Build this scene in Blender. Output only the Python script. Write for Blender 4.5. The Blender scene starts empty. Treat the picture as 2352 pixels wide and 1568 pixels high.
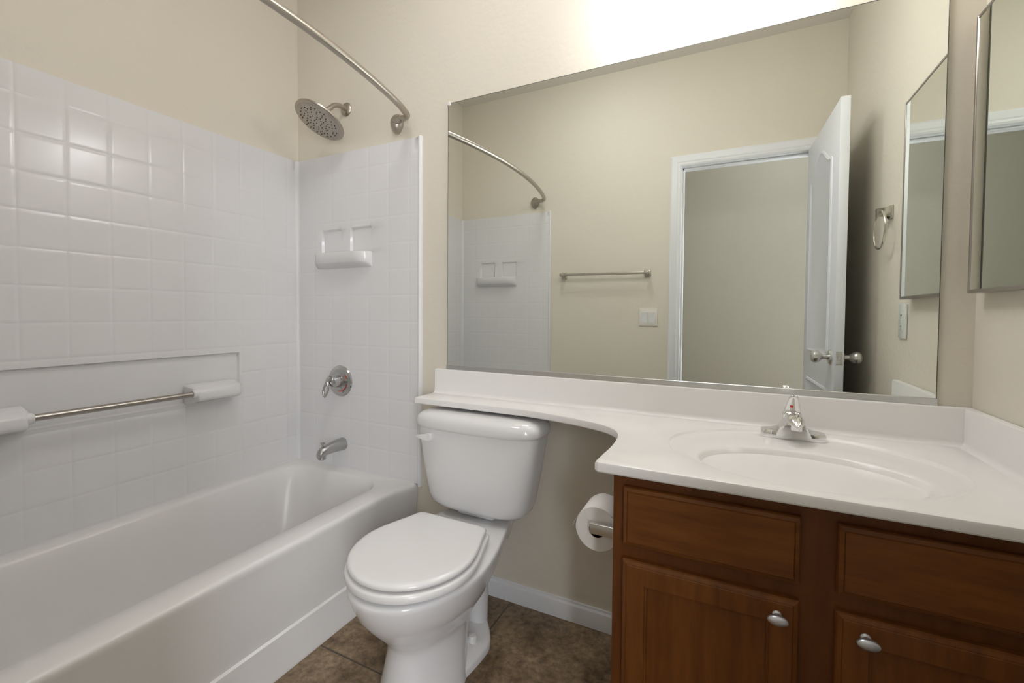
import bpy, bmesh, math, random
from mathutils import Vector, Matrix
random.seed(4)
S = bpy.context.scene
COL = S.collection
PI = math.pi

# ------------------------------------------------------------------ camera
CAM = Vector((1.9202, -1.5433, 1.1154))
F_PX, W_PX = 1027.0, 2352.0
yaw, pitch, roll = (math.radians(a) for a in (26.4905, -1.5913, 0.4136))
fwd = Vector((-math.sin(yaw)*math.cos(pitch), math.cos(yaw)*math.cos(pitch), math.sin(pitch)))
r0 = Vector((math.cos(yaw), math.sin(yaw), 0)); u0 = r0.cross(fwd)
right = math.cos(roll)*r0 + math.sin(roll)*u0
up = -math.sin(roll)*r0 + math.cos(roll)*u0
cd = bpy.data.cameras.new('camera'); cam = bpy.data.objects.new('camera', cd); COL.objects.link(cam)
cd.sensor_fit = 'HORIZONTAL'; cd.sensor_width = 36.0; cd.lens = 36.0*F_PX/W_PX
cd.shift_x = 12.98/W_PX; cd.shift_y = -36.9/W_PX
cd.clip_start = 0.02
cam.matrix_world = Matrix((( right.x, up.x, -fwd.x, CAM.x), (right.y, up.y, -fwd.y, CAM.y), (right.z, up.z, -fwd.z, CAM.z), (0,0,0,1)))
S.camera = cam

# ------------------------------------------------------------------ world, exposure, strengths of the vanity light and the added fill lights
w = bpy.data.worlds.new('world'); S.world = w; w.use_nodes = True
w.node_tree.nodes['Background'].inputs[0].default_value = (0.8, 0.88, 1.0, 1)
w.node_tree.nodes['Background'].inputs[1].default_value = 0.3
S.view_settings.view_transform = 'Standard'
try: S.view_settings.look = 'None'
except Exception: pass
S.view_settings.gamma = 1.0
S.view_settings.use_curve_mapping = False
S.view_settings.exposure = 0.12
VANITY_GLOW = 23.0
CEILING_FILL = 13.0
HALL_FILL = 8.0
WINDOW_FILL = 13.0

# ------------------------------------------------------------------ layout numbers (metres)
D = 1.539          # room depth, mirror wall y=0, door wall y=-D
W = 2.478          # right wall
H = 2.748          # ceiling
TS = 0.012         # tile panel stands proud of the end walls
ZT = 0.381         # tub rim
ZS = 1.852         # top of surround
ZC = 0.785         # counter top
DX0, DX1, DZ = 1.635, 2.341, 2.053   # door opening between jambs

# ------------------------------------------------------------------ materials
def mat(name, col, rough=0.5, metal=0.0, **k):
    m = bpy.data.materials.new(name); m.use_nodes = True
    b = m.node_tree.nodes['Principled BSDF']
    b.inputs['Base Color'].default_value = (*col, 1); b.inputs['Roughness'].default_value = rough
    b.inputs['Metallic'].default_value = metal
    for kk, v in k.items(): b.inputs[kk.replace('_', ' ')].default_value = v
    return m
def nd(m, t, **k):
    n = m.node_tree.nodes.new(t)
    for a, v in k.items(): setattr(n, a, v)
    return n
def lk(m, a, b): m.node_tree.links.new(a, b)
def bump_noise(m, scale, strength, dist=0.002, detail=3):
    tc = nd(m, 'ShaderNodeTexCoord'); n = nd(m, 'ShaderNodeTexNoise'); b = nd(m, 'ShaderNodeBump')
    n.inputs['Scale'].default_value = scale; n.inputs['Detail'].default_value = detail
    b.inputs['Strength'].default_value = strength; b.inputs['Distance'].default_value = dist
    lk(m, tc.outputs['Object'], n.inputs['Vector']); lk(m, n.outputs['Fac'], b.inputs['Height'])
    lk(m, b.outputs['Normal'], m.node_tree.nodes['Principled BSDF'].inputs['Normal'])
    return m
def mottle(m, c1, c2, scale, lo=.35, hi=.65, detail=5, vec_scale=(1,1,1)):
    tc = nd(m, 'ShaderNodeTexCoord'); mp = nd(m, 'ShaderNodeMapping'); n = nd(m, 'ShaderNodeTexNoise'); r = nd(m, 'ShaderNodeValToRGB')
    mp.inputs['Scale'].default_value = vec_scale
    n.inputs['Scale'].default_value = scale; n.inputs['Detail'].default_value = detail; n.inputs['Roughness'].default_value = .65
    r.color_ramp.elements[0].position = lo; r.color_ramp.elements[0].color = (*c1, 1)
    r.color_ramp.elements[1].position = hi; r.color_ramp.elements[1].color = (*c2, 1)
    lk(m, tc.outputs['Object'], mp.inputs['Vector']); lk(m, mp.outputs['Vector'], n.inputs['Vector']); lk(m, n.outputs['Fac'], r.inputs['Fac'])
    return r
PAINT = bump_noise(mat('cream_paint', (.745, .695, .59), .6), 45, .25, .004)
CEIL = mat('ceiling_paint', (.80, .76, .70), .8)
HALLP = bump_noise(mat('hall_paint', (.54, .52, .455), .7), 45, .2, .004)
TRIM = mat('white_trim', (.80, .81, .82), .35)
DOORM = mat('white_door_paint', (.77, .79, .82), .35)
TILE = mat('white_surround', (.77, .765, .765), .2)
TUBM = mat('white_tub_enamel', (.79, .775, .755), .26)
PORC = mat('white_porcelain', (.80, .795, .79), .06)
SEATM = mat('white_seat_plastic', (.82, .81, .795), .18)
MARB = mat('cultured_marble', (.86, .845, .82), .22)
MIRR = mat('mirror_silver', (.90, .93, .895), 0.0, 1.0)
EDGE = mat('mirror_edge', (.12, .12, .10), .4)
NICK = mat('brushed_nickel', (.47, .43, .375), .36, 1.0)
NICKB = mat('bright_nickel', (.66, .63, .57), .2, 1.0)
STEEL = mat('stainless_tube', (.42, .39, .36), .3, 1.0)
VALV = mat('valve_chrome', (.56, .56, .555), .16, 1.0)  # evenly greyed chrome for the valve parts
SPOU = mat('satin_spout', (.47, .47, .46), .3, 1.0)
CHRO = mat('chrome', (.82, .82, .82), .07, 1.0)
SATC = mat('satin_chrome', (.70, .70, .69), .3, 1.0)
KNOB = mat('pewter_knob', (.62, .64, .67), .32, .85)
PLAST = mat('white_plastic', (.78, .75, .68), .35)
PLASTG = mat('pale_plate_plastic', (.74, .76, .72), .35)
SLOT = mat('dark_slot', (.03, .03, .03), .5)
PAPER = bump_noise(mat('tissue_paper', (.86, .83, .80), .9), 120, .2, .001)
CORE = mat('cardboard_core', (.16, .12, .085), .9)
CLEAR = mat('clear_plastic', (.75, .74, .70), .1)
RED = mat('red_mark', (.65, .06, .04), .4)
BLACKG = mat('grey_nozzle', (.05, .05, .05), .6)
SHADOWGAP = mat('dark_gap', (.02, .012, .008), .8)
# stained wood, grain along x or z
def wood(name, vs, c1, c2):
    m = mat(name, c1, .45); m.node_tree.nodes['Principled BSDF'].inputs['Specular IOR Level'].default_value = .35
    r = mottle(m, c1, c2, 3.0, .3, .72, 6, vs)
    lk(m, r.outputs['Color'], m.node_tree.nodes['Principled BSDF'].inputs['Base Color'])
    return m
WOODX = wood('stained_wood_across', (2.2, 9, 16), (.120, .036, .005), (.215, .073, .011))
WOODZ = wood('stained_wood_upright', (14, 9, 1.6), (.120, .036, .005), (.215, .073, .011))
WOODF = wood('stained_wood_frame', (10, 9, 1.4), (.105, .030, .005), (.165, .052, .008))
# stone look floor tile with a grout grid
FLOORM = mat('brown_stone_tile', (.2, .15, .11), .42)
def floor_nodes(m):
    bs = m.node_tree.nodes['Principled BSDF']
    big = mottle(m, (.125, .080, .042), (.345, .258, .165), 7.0, .36, .66, 8)
    fine = mottle(m, (.50, .46, .42), (1.45, 1.42, 1.38), 48, .32, .72, 8)
    mul = nd(m, 'ShaderNodeMix', data_type='RGBA', blend_type='MULTIPLY'); mul.inputs[0].default_value = 1
    lk(m, big.outputs['Color'], mul.inputs[6]); lk(m, fine.outputs['Color'], mul.inputs[7])
    tc = nd(m, 'ShaderNodeTexCoord'); sp = nd(m, 'ShaderNodeSeparateXYZ'); lk(m, tc.outputs['Object'], sp.inputs[0])
    def line(sock, off):
        a = nd(m, 'ShaderNodeMath', operation='ADD'); a.inputs[1].default_value = off + 5.0; lk(m, sock, a.inputs[0])
        b = nd(m, 'ShaderNodeMath', operation='PINGPONG'); b.inputs[1].default_value = .25; lk(m, a.outputs[0], b.inputs[0])
        c = nd(m, 'ShaderNodeMapRange'); c.inputs['From Min'].default_value = .0022; c.inputs['From Max'].default_value = .0034
        lk(m, b.outputs[0], c.inputs['Value']); return c.outputs[0]
    mn = nd(m, 'ShaderNodeMath', operation='MINIMUM')
    lk(m, line(sp.outputs['X'], -1.185), mn.inputs[0]); lk(m, line(sp.outputs['Y'], .505), mn.inputs[1])
    mx = nd(m, 'ShaderNodeMix', data_type='RGBA'); mx.inputs[6].default_value = (.10, .072, .05, 1)
    lk(m, mn.outputs[0], mx.inputs[0]); lk(m, mul.outputs[2], mx.inputs[7]); lk(m, mx.outputs[2], bs.inputs['Base Color'])
    bp = nd(m, 'ShaderNodeBump'); bp.inputs['Strength'].default_value = .5; bp.inputs['Distance'].default_value = .003
    lk(m, mn.outputs[0], bp.inputs['Height']); lk(m, bp.outputs['Normal'], bs.inputs['Normal'])
floor_nodes(FLOORM)
def emis(name, col, s):
    m = mat(name, (.9, .9, .9), .3); b = m.node_tree.nodes['Principled BSDF']
    b.inputs['Emission Color'].default_value = (*col, 1); b.inputs['Emission Strength'].default_value = s
    return m
GLOBE = emis('lit_globe', (1, .99, 1.0), VANITY_GLOW)
CEILFILL = emis('ceiling_fill_glow', (1, 1.0, 1.04), CEILING_FILL)
HALLFILL = emis('hall_fill_glow', (.96, 1.0, 1.05), HALL_FILL)

WINDOWFILL = emis('window_fill_glow', (.92, .95, 1.02), WINDOW_FILL)  # emission of the added hall fill panes

# ------------------------------------------------------------------ mesh helpers (all shapes in world coordinates)
def new(): return bmesh.new()
def loft(bm, loops, caps=(False, False), closed=True, flip=False):
    rows = [[bm.verts.new(p) for p in l] for l in loops]
    n = len(rows[0])
    for a, b in zip(rows, rows[1:]):
        for i in range(n if closed else n-1):
            j = (i+1) % n
            f = [a[i], a[j], b[j], b[i]]
            bm.faces.new(f[::-1] if flip else f)
    if caps[0]: bm.faces.new(rows[0] if flip else rows[0][::-1])
    if caps[1]: bm.faces.new(rows[-1][::-1] if flip else rows[-1])
    return rows
def box(bm, x0, x1, y0, y1, z0, z1, bev=0.0, seg=2):
    t = bmesh.new()
    bmesh.ops.create_cube(t, size=1)
    for v in t.verts: v.co = Vector(((x0+x1)/2+v.co.x*(x1-x0), (y0+y1)/2+v.co.y*(y1-y0), (z0+z1)/2+v.co.z*(z1-z0)))
    if bev: bmesh.ops.bevel(t, geom=list(t.edges), offset=bev, segments=seg, affect='EDGES', profile=.5)
    merge(bm, t)
def merge(bm, t, M=None):
    if M is not None: bmesh.ops.transform(t, matrix=M, verts=t.verts)
    mp = {v: bm.verts.new(v.co) for v in t.verts}
    for f in t.faces:
        nf = bm.faces.new([mp[v] for v in f.verts]); nf.material_index = f.material_index
    t.free()
def frame_of(d):
    d = Vector(d).normalized(); h = Vector((0, 0, 1)) if abs(d.z) < .9 else Vector((1, 0, 0))
    a = d.cross(h).normalized(); b = d.cross(a).normalized(); return a, b, d
def tube(bm, path, rad, n=16, caps=True, sq=None):
    P = [Vector(p) for p in path]; R = rad if isinstance(rad, (list, tuple)) else [rad]*len(P)
    loops = []; a = None
    for i, p in enumerate(P):
        d = (P[min(i+1, len(P)-1)] - P[max(i-1, 0)]).normalized()
        if a is None: a, b, _ = frame_of(d)
        else:
            a = (a - d*a.dot(d)).normalized(); b = d.cross(a).normalized()
        loops.append([p + R[i]*(math.cos(2*PI*k/n)*a + math.sin(2*PI*k/n)*b) for k in range(n)])
    loft(bm, loops, (caps, caps))
    bmesh.ops.recalc_face_normals(bm, faces=bm.faces)
def lathe(bm, prof, o, axis, n=32):
    a, b, d = frame_of(axis); o = Vector(o)
    loops = [[o + d*h + max(r, 1e-4)*(math.cos(2*PI*k/n)*a + math.sin(2*PI*k/n)*b) for k in range(n)] for r, h in prof]
    loft(bm, loops, (True, True)); bmesh.ops.recalc_face_normals(bm, faces=bm.faces)
def spline(pts, n=8, closed=False):
    P = [Vector(p) for p in pts]; out = []; N = len(P)
    rng = range(N) if closed else range(N-1)
    g = (lambda i: P[i % N]) if closed else (lambda i: P[min(max(i, 0), N-1)])
    for i in rng:
        p0, p1, p2, p3 = g(i-1), g(i), g(i+1), g(i+2)
        for k in range(n):
            t = k/n
            out.append(.5*((2*p1)+(p2-p0)*t+(2*p0-5*p1+4*p2-p3)*t*t+(3*p1-p0-3*p2+p3)*t**3))
    if not closed: out.append(P[-1])
    return out
def extrude_prof(bm, prof, f, n=2):
    """prof: list of 2D points, f(t, p) -> 3D at each end t=0..1"""
    loops = [[f(i/(n-1), p) for p in prof] for i in range(n)]
    loft(bm, loops, (True, True)); bmesh.ops.recalc_face_normals(bm, faces=bm.faces)
def obj(name, bm, m, parent=None, smooth=35, recalc=True):
    if recalc: bmesh.ops.recalc_face_normals(bm, faces=bm.faces)
    org = Vector((0, 0, 0))
    if parent is not None: 
        q = parent
        while q is not None: org += q.location; q = q.parent
    else:
        xs = [v.co for v in bm.verts]
        mn = Vector([min(c[i] for c in xs) for i in range(3)]); mx = Vector([max(c[i] for c in xs) for i in range(3)])
        org = Vector(((mn.x+mx.x)/2, (mn.y+mx.y)/2, mn.z))
        if name in ('floor',): org = Vector((0, 0, 0))
    for v in bm.verts: v.co -= org
    me = bpy.data.meshes.new(name); bm.to_mesh(me); bm.free()
    for x in (m if isinstance(m, (list, tuple)) else [m]): me.materials.append(x)
    if smooth:
        me.shade_smooth(); me.set_sharp_from_angle(angle=math.radians(smooth))
    o = bpy.data.objects.new(name, me); COL.objects.link(o)
    if parent is not None: o.parent = parent
    else: o.location = org
    return o
def thing(name, label, cat, loc, group=None):
    o = bpy.data.objects.new(name, None); COL.objects.link(o); o.location = loc; o.empty_display_size = .05
    o['label'] = label; o['category'] = cat
    if group: o['group'] = group
    return o
def tag(o, label, cat, group=None):
    o['label'] = label; o['category'] = cat
    if group: o['group'] = group
    return o
def struct(o): o['kind'] = 'structure'; return o
def E(x, z): # point measured on the plane y=0, moved onto the proud tile face
    k = 1 - TS/1.5433
    return CAM.x + (x-CAM.x)*k, CAM.z + (z-CAM.z)*k

# ------------------------------------------------------------------ room shell
def wall(name, x0, x1, y0, y1, z0, z1, m=None):
    b = new(); box(b, x0, x1, y0, y1, z0, z1); return struct(obj(name, b, m or PAINT, smooth=0))
FT = .115
wall('floor', -.13, 3.6, -3.0, .12, -.1, 0, FLOORM)
wall('ceiling', -.13, 3.6, -3.0, .12, H, H+.1, CEIL)
wall('wall_back', -.13, W+.12, 0, .12, 0, H)
wall('wall_left', -.13, -.012, -D, 0, 0, H)
wall('wall_right', W, W+.12, -D, 0, 0, H)
b = new()
box(b, -.13, DX0-.018, -D-FT, -D, 0, H); box(b, DX1+.018, W+.12, -D-FT, -D, 0, H); box(b, DX0-.018, DX1+.018, -D-FT, -D, DZ+.018, H)
struct(obj('wall_front', b, PAINT, smooth=0))
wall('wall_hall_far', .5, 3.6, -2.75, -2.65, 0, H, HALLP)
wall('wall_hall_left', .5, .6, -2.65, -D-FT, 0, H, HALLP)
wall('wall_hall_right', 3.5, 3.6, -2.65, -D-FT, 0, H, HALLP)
# unseen fill light added in window form, far hall wall right of the doorway
x0, x1 = 2.70, 3.44
wn = bpy.data.objects.new('fill_window_1', None); COL.objects.link(wn); struct(wn); wn.location = ((x0+x1)/2, -2.65, .40)
b = new()
for a0, a1, c0, c1 in ((x0-.05, x0, .40, 2.20), (x1, x1+.05, .40, 2.20), (x0, x1, .40, .45), (x0, x1, 2.15, 2.20), (x0, x1, 1.285, 1.315)): box(b, a0, a1, -2.6495, -2.62, c0, c1, .004)
obj('frame', b, TRIM, wn)
for c0, c1 in ((.45, 1.285), (1.315, 2.15)):
    b = new(); box(b, x0, x1, -2.6495, -2.644, c0, c1); obj('fill_pane', b, WINDOWFILL, wn, smooth=0)
# baseboards
BP = [(0, 0), (-.014, 0), (-.014, .045), (-.011, .058), (-.006, .064), (-.005, .070), (0, .072)]
b = new(); extrude_prof(b, BP, lambda t, p: (.745+t*(1.690-.745), p[0], p[1])); struct(obj('baseboard_back', b, TRIM, smooth=25))
b = new(); extrude_prof(b, BP, lambda t, p: (.745+t*(1.568-.745), -D-p[0], p[1])); struct(obj('baseboard_front', b, TRIM, smooth=25))
# door casing and jamb
b = new()
CP = [(0, 0), (.0, .010), (.010, .014), (.022, .012), (.030, .016), (.056, .018), (.066, .014), (.066, 0)]
for side in (1, -1):
    yy = -D if side > 0 else -D-FT
    pts = [((DX0-.002), 0), ((DX0-.002), DZ+.002), ((DX1+.002), DZ+.002), ((DX1+.002), 0)]
    loops = []
    for i, (px, pz) in enumerate(pts):
        l = []
        for w_, h_ in CP:
            sx = -1 if i < 2 else 1; sz = 0 if i in (0, 3) else 1
            l.append((px+sx*w_, yy+side*h_, pz+sz*w_))
        loops.append(l)
    loft(b, loops, (True, True))
box(b, DX0-.018, DX0, -D-FT, -D, 0, DZ); box(b, DX1, DX1+.018, -D-FT, -D, 0, DZ); box(b, DX0-.018, DX1+.018, -D-FT, -D, DZ, DZ+.018)
for x0, x1 in ((DX0, DX0+.011), (DX1-.011, DX1)): box(b, x0, x1, -D-.072, -D-.038, 0, DZ, .002)
box(b, DX0, DX1, -D-.072, -D-.038, DZ-.011, DZ, .002)
trim1 = struct(obj('trim_1', b, TRIM, smooth=25))
b = new(); box(b, DX0-.001, DX0+.0015, -D-.036, -D-.004, .905, .965, .0005); obj('strike_plate', b, SATC, trim1)

# ------------------------------------------------------------------ door, swung open into the room
DL, DTH = .700, .035
da = math.radians(88.0)
dR = bpy.data.objects.new('door_1', None); COL.objects.link(dR); struct(dR)
hx, hy = 2.306, -D+.004
ux = Vector((math.cos(da), math.sin(da), 0)); uy = Vector((math.sin(da), -math.cos(da), 0))   # uy: from hall face to bath face
dR.location = (hx, hy, 0.012)
def dp(x, y, z): return Vector((hx, hy, 0)) + ux*x + uy*y + Vector((0, 0, z))
def dmerge(bm, t):
    for v in t.verts: v.co = dp(*v.co)
    merge(bm, t)
t = new(); box(t, 0, DL, 0, DTH, .012, DZ-.003, .002); b = new(); dmerge(b, t); obj('leaf', b, DOORM, dR)
def panel(z0, z1, arch, face):
    x0, x1 = .115, DL-.115
    out = [(x0, z0), (x1, z0)]
    if arch:
        N = 24
        out.append((x1, z1-.10))
        for k in range(N+1):
            t_ = k/N; s = .5-.5*math.cos(2*PI*t_)
            out.append((x1-.02-(x1-x0-.04)*t_, z1-.10+.012+.088*s))
        out.append((x0, z1-.10))
    else: out += [(x1, z1), (x0, z1)]
    # denser outline
    pts = []
    for i in range(len(out)):
        a, c = Vector(out[i]), Vector(out[(i+1) % len(out)])
        n = max(1, int((c-a).length/.05))
        pts += [a.lerp(c, k/n) for k in range(n)]
    cen = Vector(((x0+x1)/2, (z0+z1)/2))
    def off(d):
        r = []
        n = len(pts)
        for i in range(n):
            e1 = (pts[i]-pts[i-1]).normalized(); e2 = (pts[(i+1) % n]-pts[i]).normalized()
            n1 = Vector((-e1.y, e1.x)); n2 = Vector((-e2.y, e2.x)); m_ = (n1+n2)
            m_ = m_.normalized()/max(.6, m_.normalized().dot(n1))
            r.append(pts[i]+m_*d)
        return r
    bm = new(); loops = []
    for d, h in ((0, -.001), (.0015, .004), (.010, .0075), (.018, .004), (.022, .0015)):
        sgn = -1 if face == 0 else 1
        loops.append([dp(p.x, (0 if face == 0 else DTH)+sgn*h, p.y) for p in off(d)])
    loft(bm, loops, (False, True)); return bm
for face in (0, 1):
    obj('panel', panel(.92, 1.93, True, face), DOORM, dR)
    obj('panel', panel(.22, .78, False, face), DOORM, dR)
kz = .93
kp = dp(DL-.060, 0, kz)
for sgn, base in ((-1, 0), (1, DTH)):
    o_ = dp(DL-.060, base, kz); ax = uy*sgn
    b = new(); lathe(b, [(0, -.001), (.033, -.001), (.033, .004), (.028, .010), (.014, .013), (0, .013)], o_, ax); ros = obj('rosette', b, SATC, dR)
    b = new(); lathe(b, [(.011, .012), (.011, .030), (.016, .036), (.026, .046), (.029, .056), (.027, .067), (.018, .075), (0, .077)], o_, ax)
    obj('door_knob', b, SATC, dR)
t = new(); box(t, DL-.0005, DL+.0015, .006, DTH-.006, kz-.029, kz+.029, .0006); b = new(); dmerge(b, t); lp = obj('latch_plate', b, SATC, dR)
t = new(); box(t, DL+.001, DL+.010, .011, DTH-.011, kz-.009, kz+.009, .002); b = new(); dmerge(b, t); obj('latch_bolt', b, SATC, lp)
for z_ in (.25, 1.05, 1.82):
    b = new(); q = dp(-.006, DTH+.001, 0); tube(b, [(q.x, q.y, z_), (q.x, q.y, z_+.09)], .006, 12); obj('hinge', b, SATC, dR)

# ------------------------------------------------------------------ tub surround
def axis_samples(lo, hi, grooves, edges):
    s = {round(lo, 5), round(hi, 5)}
    for g in grooves:
        for d in (-.012, -.0028, -.001, .001, .0028, .012):
            if lo < g+d < hi: s.add(round(g+d, 5))
    for e in edges:
        if lo <= e <= hi: s.add(round(e, 5))
    return sorted(s)
def gdepth(u, grooves):
    d = min(abs(u-g) for g in grooves)
    return .0014 if d < .0015 else (.0 if d > .002 else .0)
def tile_field(us, vs, gu, gv, plains, rects, gd=.0005):
    """height over the tile face for every sample"""
    Hh = {}
    for u in us:
        for v in vs:
            h = 0
            pl = any(a+.004 < u < b_-.004 and c+.004 < v < d_-.004 for a, b_, c, d_ in plains)
            if not pl:
                if min(abs(u-g) for g in gu) < .0015 or min(abs(v-g) for g in gv) < .0015: h = -gd
            for a, b_, c, d_, dep, sl in rects:
                e = min(u-a, b_-u, v-c, d_-v)
                if e > -1e-6: h = -dep*min(1, e/sl) if e < sl else -dep
            Hh[(u, v)] = h
    return Hh
def grid_mesh(bm, us, vs, Hh, f):
    V = {(u, v): bm.verts.new(f(u, v, Hh[(u, v)])) for u in us for v in vs}
    for a, c in zip(us, us[1:]):
        for d, e in zip(vs, vs[1:]): bm.faces.new([V[(a, d)], V[(c, d)], V[(c, e)], V[(a, e)]])
T = .115
ROWS = [ZS-.0875-T*i for i in range(13)]
GY = [-.072-T*i for i in range(13)]
sur = thing('tub_surround', 'white moulded tile-pattern surround panels lining the bathtub alcove', 'shower surround', (.35, -.77, ZT-.0005))
# long side on the left wall
rectL = (-1.225, -.313, .745, .936, .0115, .004)
us = axis_samples(-D+.014, -.014, GY, [rectL[0], rectL[0]+.004, rectL[1], rectL[1]-.004])
vs = axis_samples(ZT-.0005, ZS, ROWS, [rectL[2], rectL[2]+.004, rectL[3], rectL[3]-.004])
Hh = tile_field(us, vs, GY, ROWS, [(-1.222-.0+.0, -.302, ROWS[9], ROWS[7]), (-1.222, -.302, ROWS[9], ROWS[7])], [rectL])
b = new(); grid_mesh(b, us, vs, Hh, lambda u, v, h: (h, u, v))
for y in (us[0], us[-1]): pass
# top lip back to the wall
b.faces.new([b.verts.new(p) for p in ((0, us[0], ZS), (0, us[-1], ZS), (-.012, us[-1], ZS+.001), (-.012, us[0], ZS+.001))])
# rounded inside corners
for sy, yc in ((-1, -TS), (1, -D+TS)):
    r = .016
    prof = [(r-r*math.cos(PI/2*k/6)*1.0, yc+sy*(r-r*math.sin(PI/2*k/6))) for k in range(7)]
    loft(b, [[(x, y, ZT-.0005) for x, y in prof], [(x, y, ZS) for x, y in prof]], closed=False)
bmesh.ops.remove_doubles(b, verts=b.verts, dist=1e-5)
obj('side_panel', b, TILE, sur, smooth=50, recalc=False)
# end panels with soap shelf
XE = E(.727, 0)[0]
GX = [XE-.045-T*i for i in range(7) if XE-.045-T*i > .02]
def end_panel(yw, sg):
    """yw wall plane, sg direction into the room"""
    f = lambda x, h, z: (x, yw+sg*(TS+h), z)
    n1 = (*[E(.151, 0)[0], E(.282, 0)[0]], E(0, 1.378)[1], E(0, 1.506)[1]); n2 = (E(.337, 0)[0], E(.468, 0)[0], n1[2], n1[3])
    rects = [(*n1, .010, .008), (*n2, .010, .008)]
    us = axis_samples(.016, XE, GX, [c for r in rects for c in (r[0], r[0]+.008, r[1], r[1]-.008)])
    vs = axis_samples(ZT-.0005, ZS, ROWS, [c for r in rects for c in (r[2], r[2]+.008, r[3], r[3]-.008)])
    Hh = tile_field(us, vs, GX, ROWS, [(GX[5]if len(GX)>5 else .1, GX[1], ROWS[5], ROWS[2]-.0)], rects, .0003)
    b = new(); grid_mesh(b, us, vs, Hh, lambda u, v, h: f(u, h, v))
    prof = [(XE, 0), (XE+.002, .003), (XE+.006, .0045), (XE+.012, .003), (XE+.016, -.003), (XE+.017, -TS)]
    loft(b, [[f(x, h, ZT-.012) for x, h in prof], [f(x, h, ZS+.004) for x, h in prof]], closed=False)
    b.faces.new([b.verts.new(p) for p in (f(.0, 0, ZS), f(XE, 0, ZS), f(XE, -TS, ZS+.001), f(0, -TS, ZS+.001))])
    b.faces.new([b.verts.new(f(x, h, ZS+.004)) for x, h in prof] + [b.verts.new(f(XE, -TS, ZS+.004))])
    bmesh.ops.remove_doubles(b, verts=b.verts, dist=1e-5)
    ep = obj('end_panel', b, TILE, sur, smooth=50, recalc=False)
    # shelf: a scooped ledge, deeper at the room side
    b = new(); x0, z1 = E(.125, 1.389); x1, z0 = E(.470, 1.318)
    N = 40; loops = []
    for k in range(N+1):
        t_ = .5-.5*math.cos(PI*k/N); x = x0+(x1-x0)*t_
        e0 = min(1, t_/.22); e1 = min(1, (1-t_)/.20)
        dep = .050*math.sqrt(max(0, 1-(1-e0)**2))*math.sqrt(max(0.0, 1-(1-e1)**2)) + .002
        loops.append([f(x, -.004, z1), f(x, dep-.004, z1), f(x, dep-.001, z1-.0015), f(x, dep, z1-.004), f(x, dep-.003, z1-.046), f(x, dep*.93-.004, z1-.050), f(x, dep*.5, z0+.010), f(x, -.004, z0)])
    loft(b, loops, (True, True)); obj('soap_shelf', b, TILE, ep, smooth=50)
    return ep
end_panel(0, -1); end_panel(-D, 1)
# towel bar posts moulded in the side panel, and the steel bar
def post(ya, yb_):
    b = new(); loops = []
    for x, g, zt, zb in ((-.004, .012, .822, .742), (.03, .010, .818, .750), (.055, .006, .812, .757), (.068, .001, .806, .760), (.074, -.003, .800, .765), (.076, -.010, .793, .772)):
        a, c = min(ya, yb_)-g, max(ya, yb_)+g; r = .006
        loops.append([(x, a, zb+r), (x, a+r, zb), (x, c-r, zb), (x, c, zb+r), (x, c, zt-r), (x, c-r, zt), (x, a+r, zt), (x, a, zt-r)])
    loft(b, loops, (True, True)); return obj('bar_post', b, TILE, sur, smooth=40)
p1 = post(-.523, -.352); p2 = post(-1.185, -.997)
for p_, a, s in ((p1, -.520, -1), (p2, -1.0, 1)):
    b = new(); lathe(b, [(.0, -.01), (.0175, -.01), (.0175, .012), (.0145, .018), (0, .018)], (.056, a, .790), (0, s, 0), 20); obj('collar', b, TILE, p_)
b = new(); tube(b, [(.056, -.995, .790), (.056, -.525, .790)], .0108, 20); bar = obj('towel_bar', b, STEEL, sur); bar['label'] = 'brushed steel bar'

# ------------------------------------------------------------------ bathtub
def rrect(x0, x1, y0, y1, r, z, n=8):
    out = []
    for cx, cy, a0 in ((x1-r, y1-r, 0), (x0+r, y1-r, 90), (x0+r, y0+r, 180), (x1-r, y0+r, 270)):
        for k in range(n+1):
            a = math.radians(a0+90*k/n); out.append(Vector((cx+r*math.cos(a), cy+r*math.sin(a), z)))
    return out
tub = thing('bathtub', 'white enamel alcove bathtub with a plain skirted apron', 'bathtub', (.35, -.77, 0))
ya, yb = -D+.003, -.003
def outer(x1, z, r=.006):
    l = rrect(.0, x1, ya, yb, r, z, 8)
    # densify the apron side so that the recess can die out towards both ends
    return l
b = new()
def aloop(xmid, xend, z):
    """outer loop: apron line x varies along y"""
    N = 40; L = []
    for k in range(N+1):
        y = ya+(yb-ya)*k/N
        d = min(y-ya, yb-y); s = min(1, d/.16); s = s*s*(3-2*s)
        L.append(Vector((xend+(xmid-xend)*s, y, z)))
    L.append(Vector((.0, yb, z))); L.append(Vector((.0, ya, z)))
    return L
loops = [aloop(.716, .722, 0), aloop(.716, .722, .008), aloop(.711, .721, .016), aloop(.708, .721, .114), aloop(.7065, .721, .120), aloop(.6985, .721, .1245),
         aloop(.697, .722, .15), aloop(.695, .728, .33), aloop(.696, .732, .355), aloop(.6965, .732, .367), aloop(.694, .729, .374), aloop(.689, .723, .379), aloop(.680, .712, ZT)]
R_ = loft(b, loops)
last = [Vector(v.co) for v in R_[-1]]
def inner(x0, x1, y0, y1, r, z): return rrect(x0, x1, y0, y1, r, z, 10)
inn = [inner(.040, .606, -1.480, -.060, .11, ZT), inner(.047, .600, -1.473, -.067, .107, ZT-.004), inner(.053, .594, -1.465, -.075, .105, ZT-.014),
       inner(.062, .585, -1.44, -.09, .11, ZT-.06), inner(.078, .570, -1.37, -.115, .13, .24), inner(.095, .553, -1.29, -.14, .14, .12),
       inner(.115, .533, -1.24, -.165, .14, .075), inner(.15, .50, -1.18, -.21, .13, .055), inner(.2, .45, -1.1, -.28, .1, .048)]
RI = loft(b, inn, (False, True))
ed = []
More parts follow.
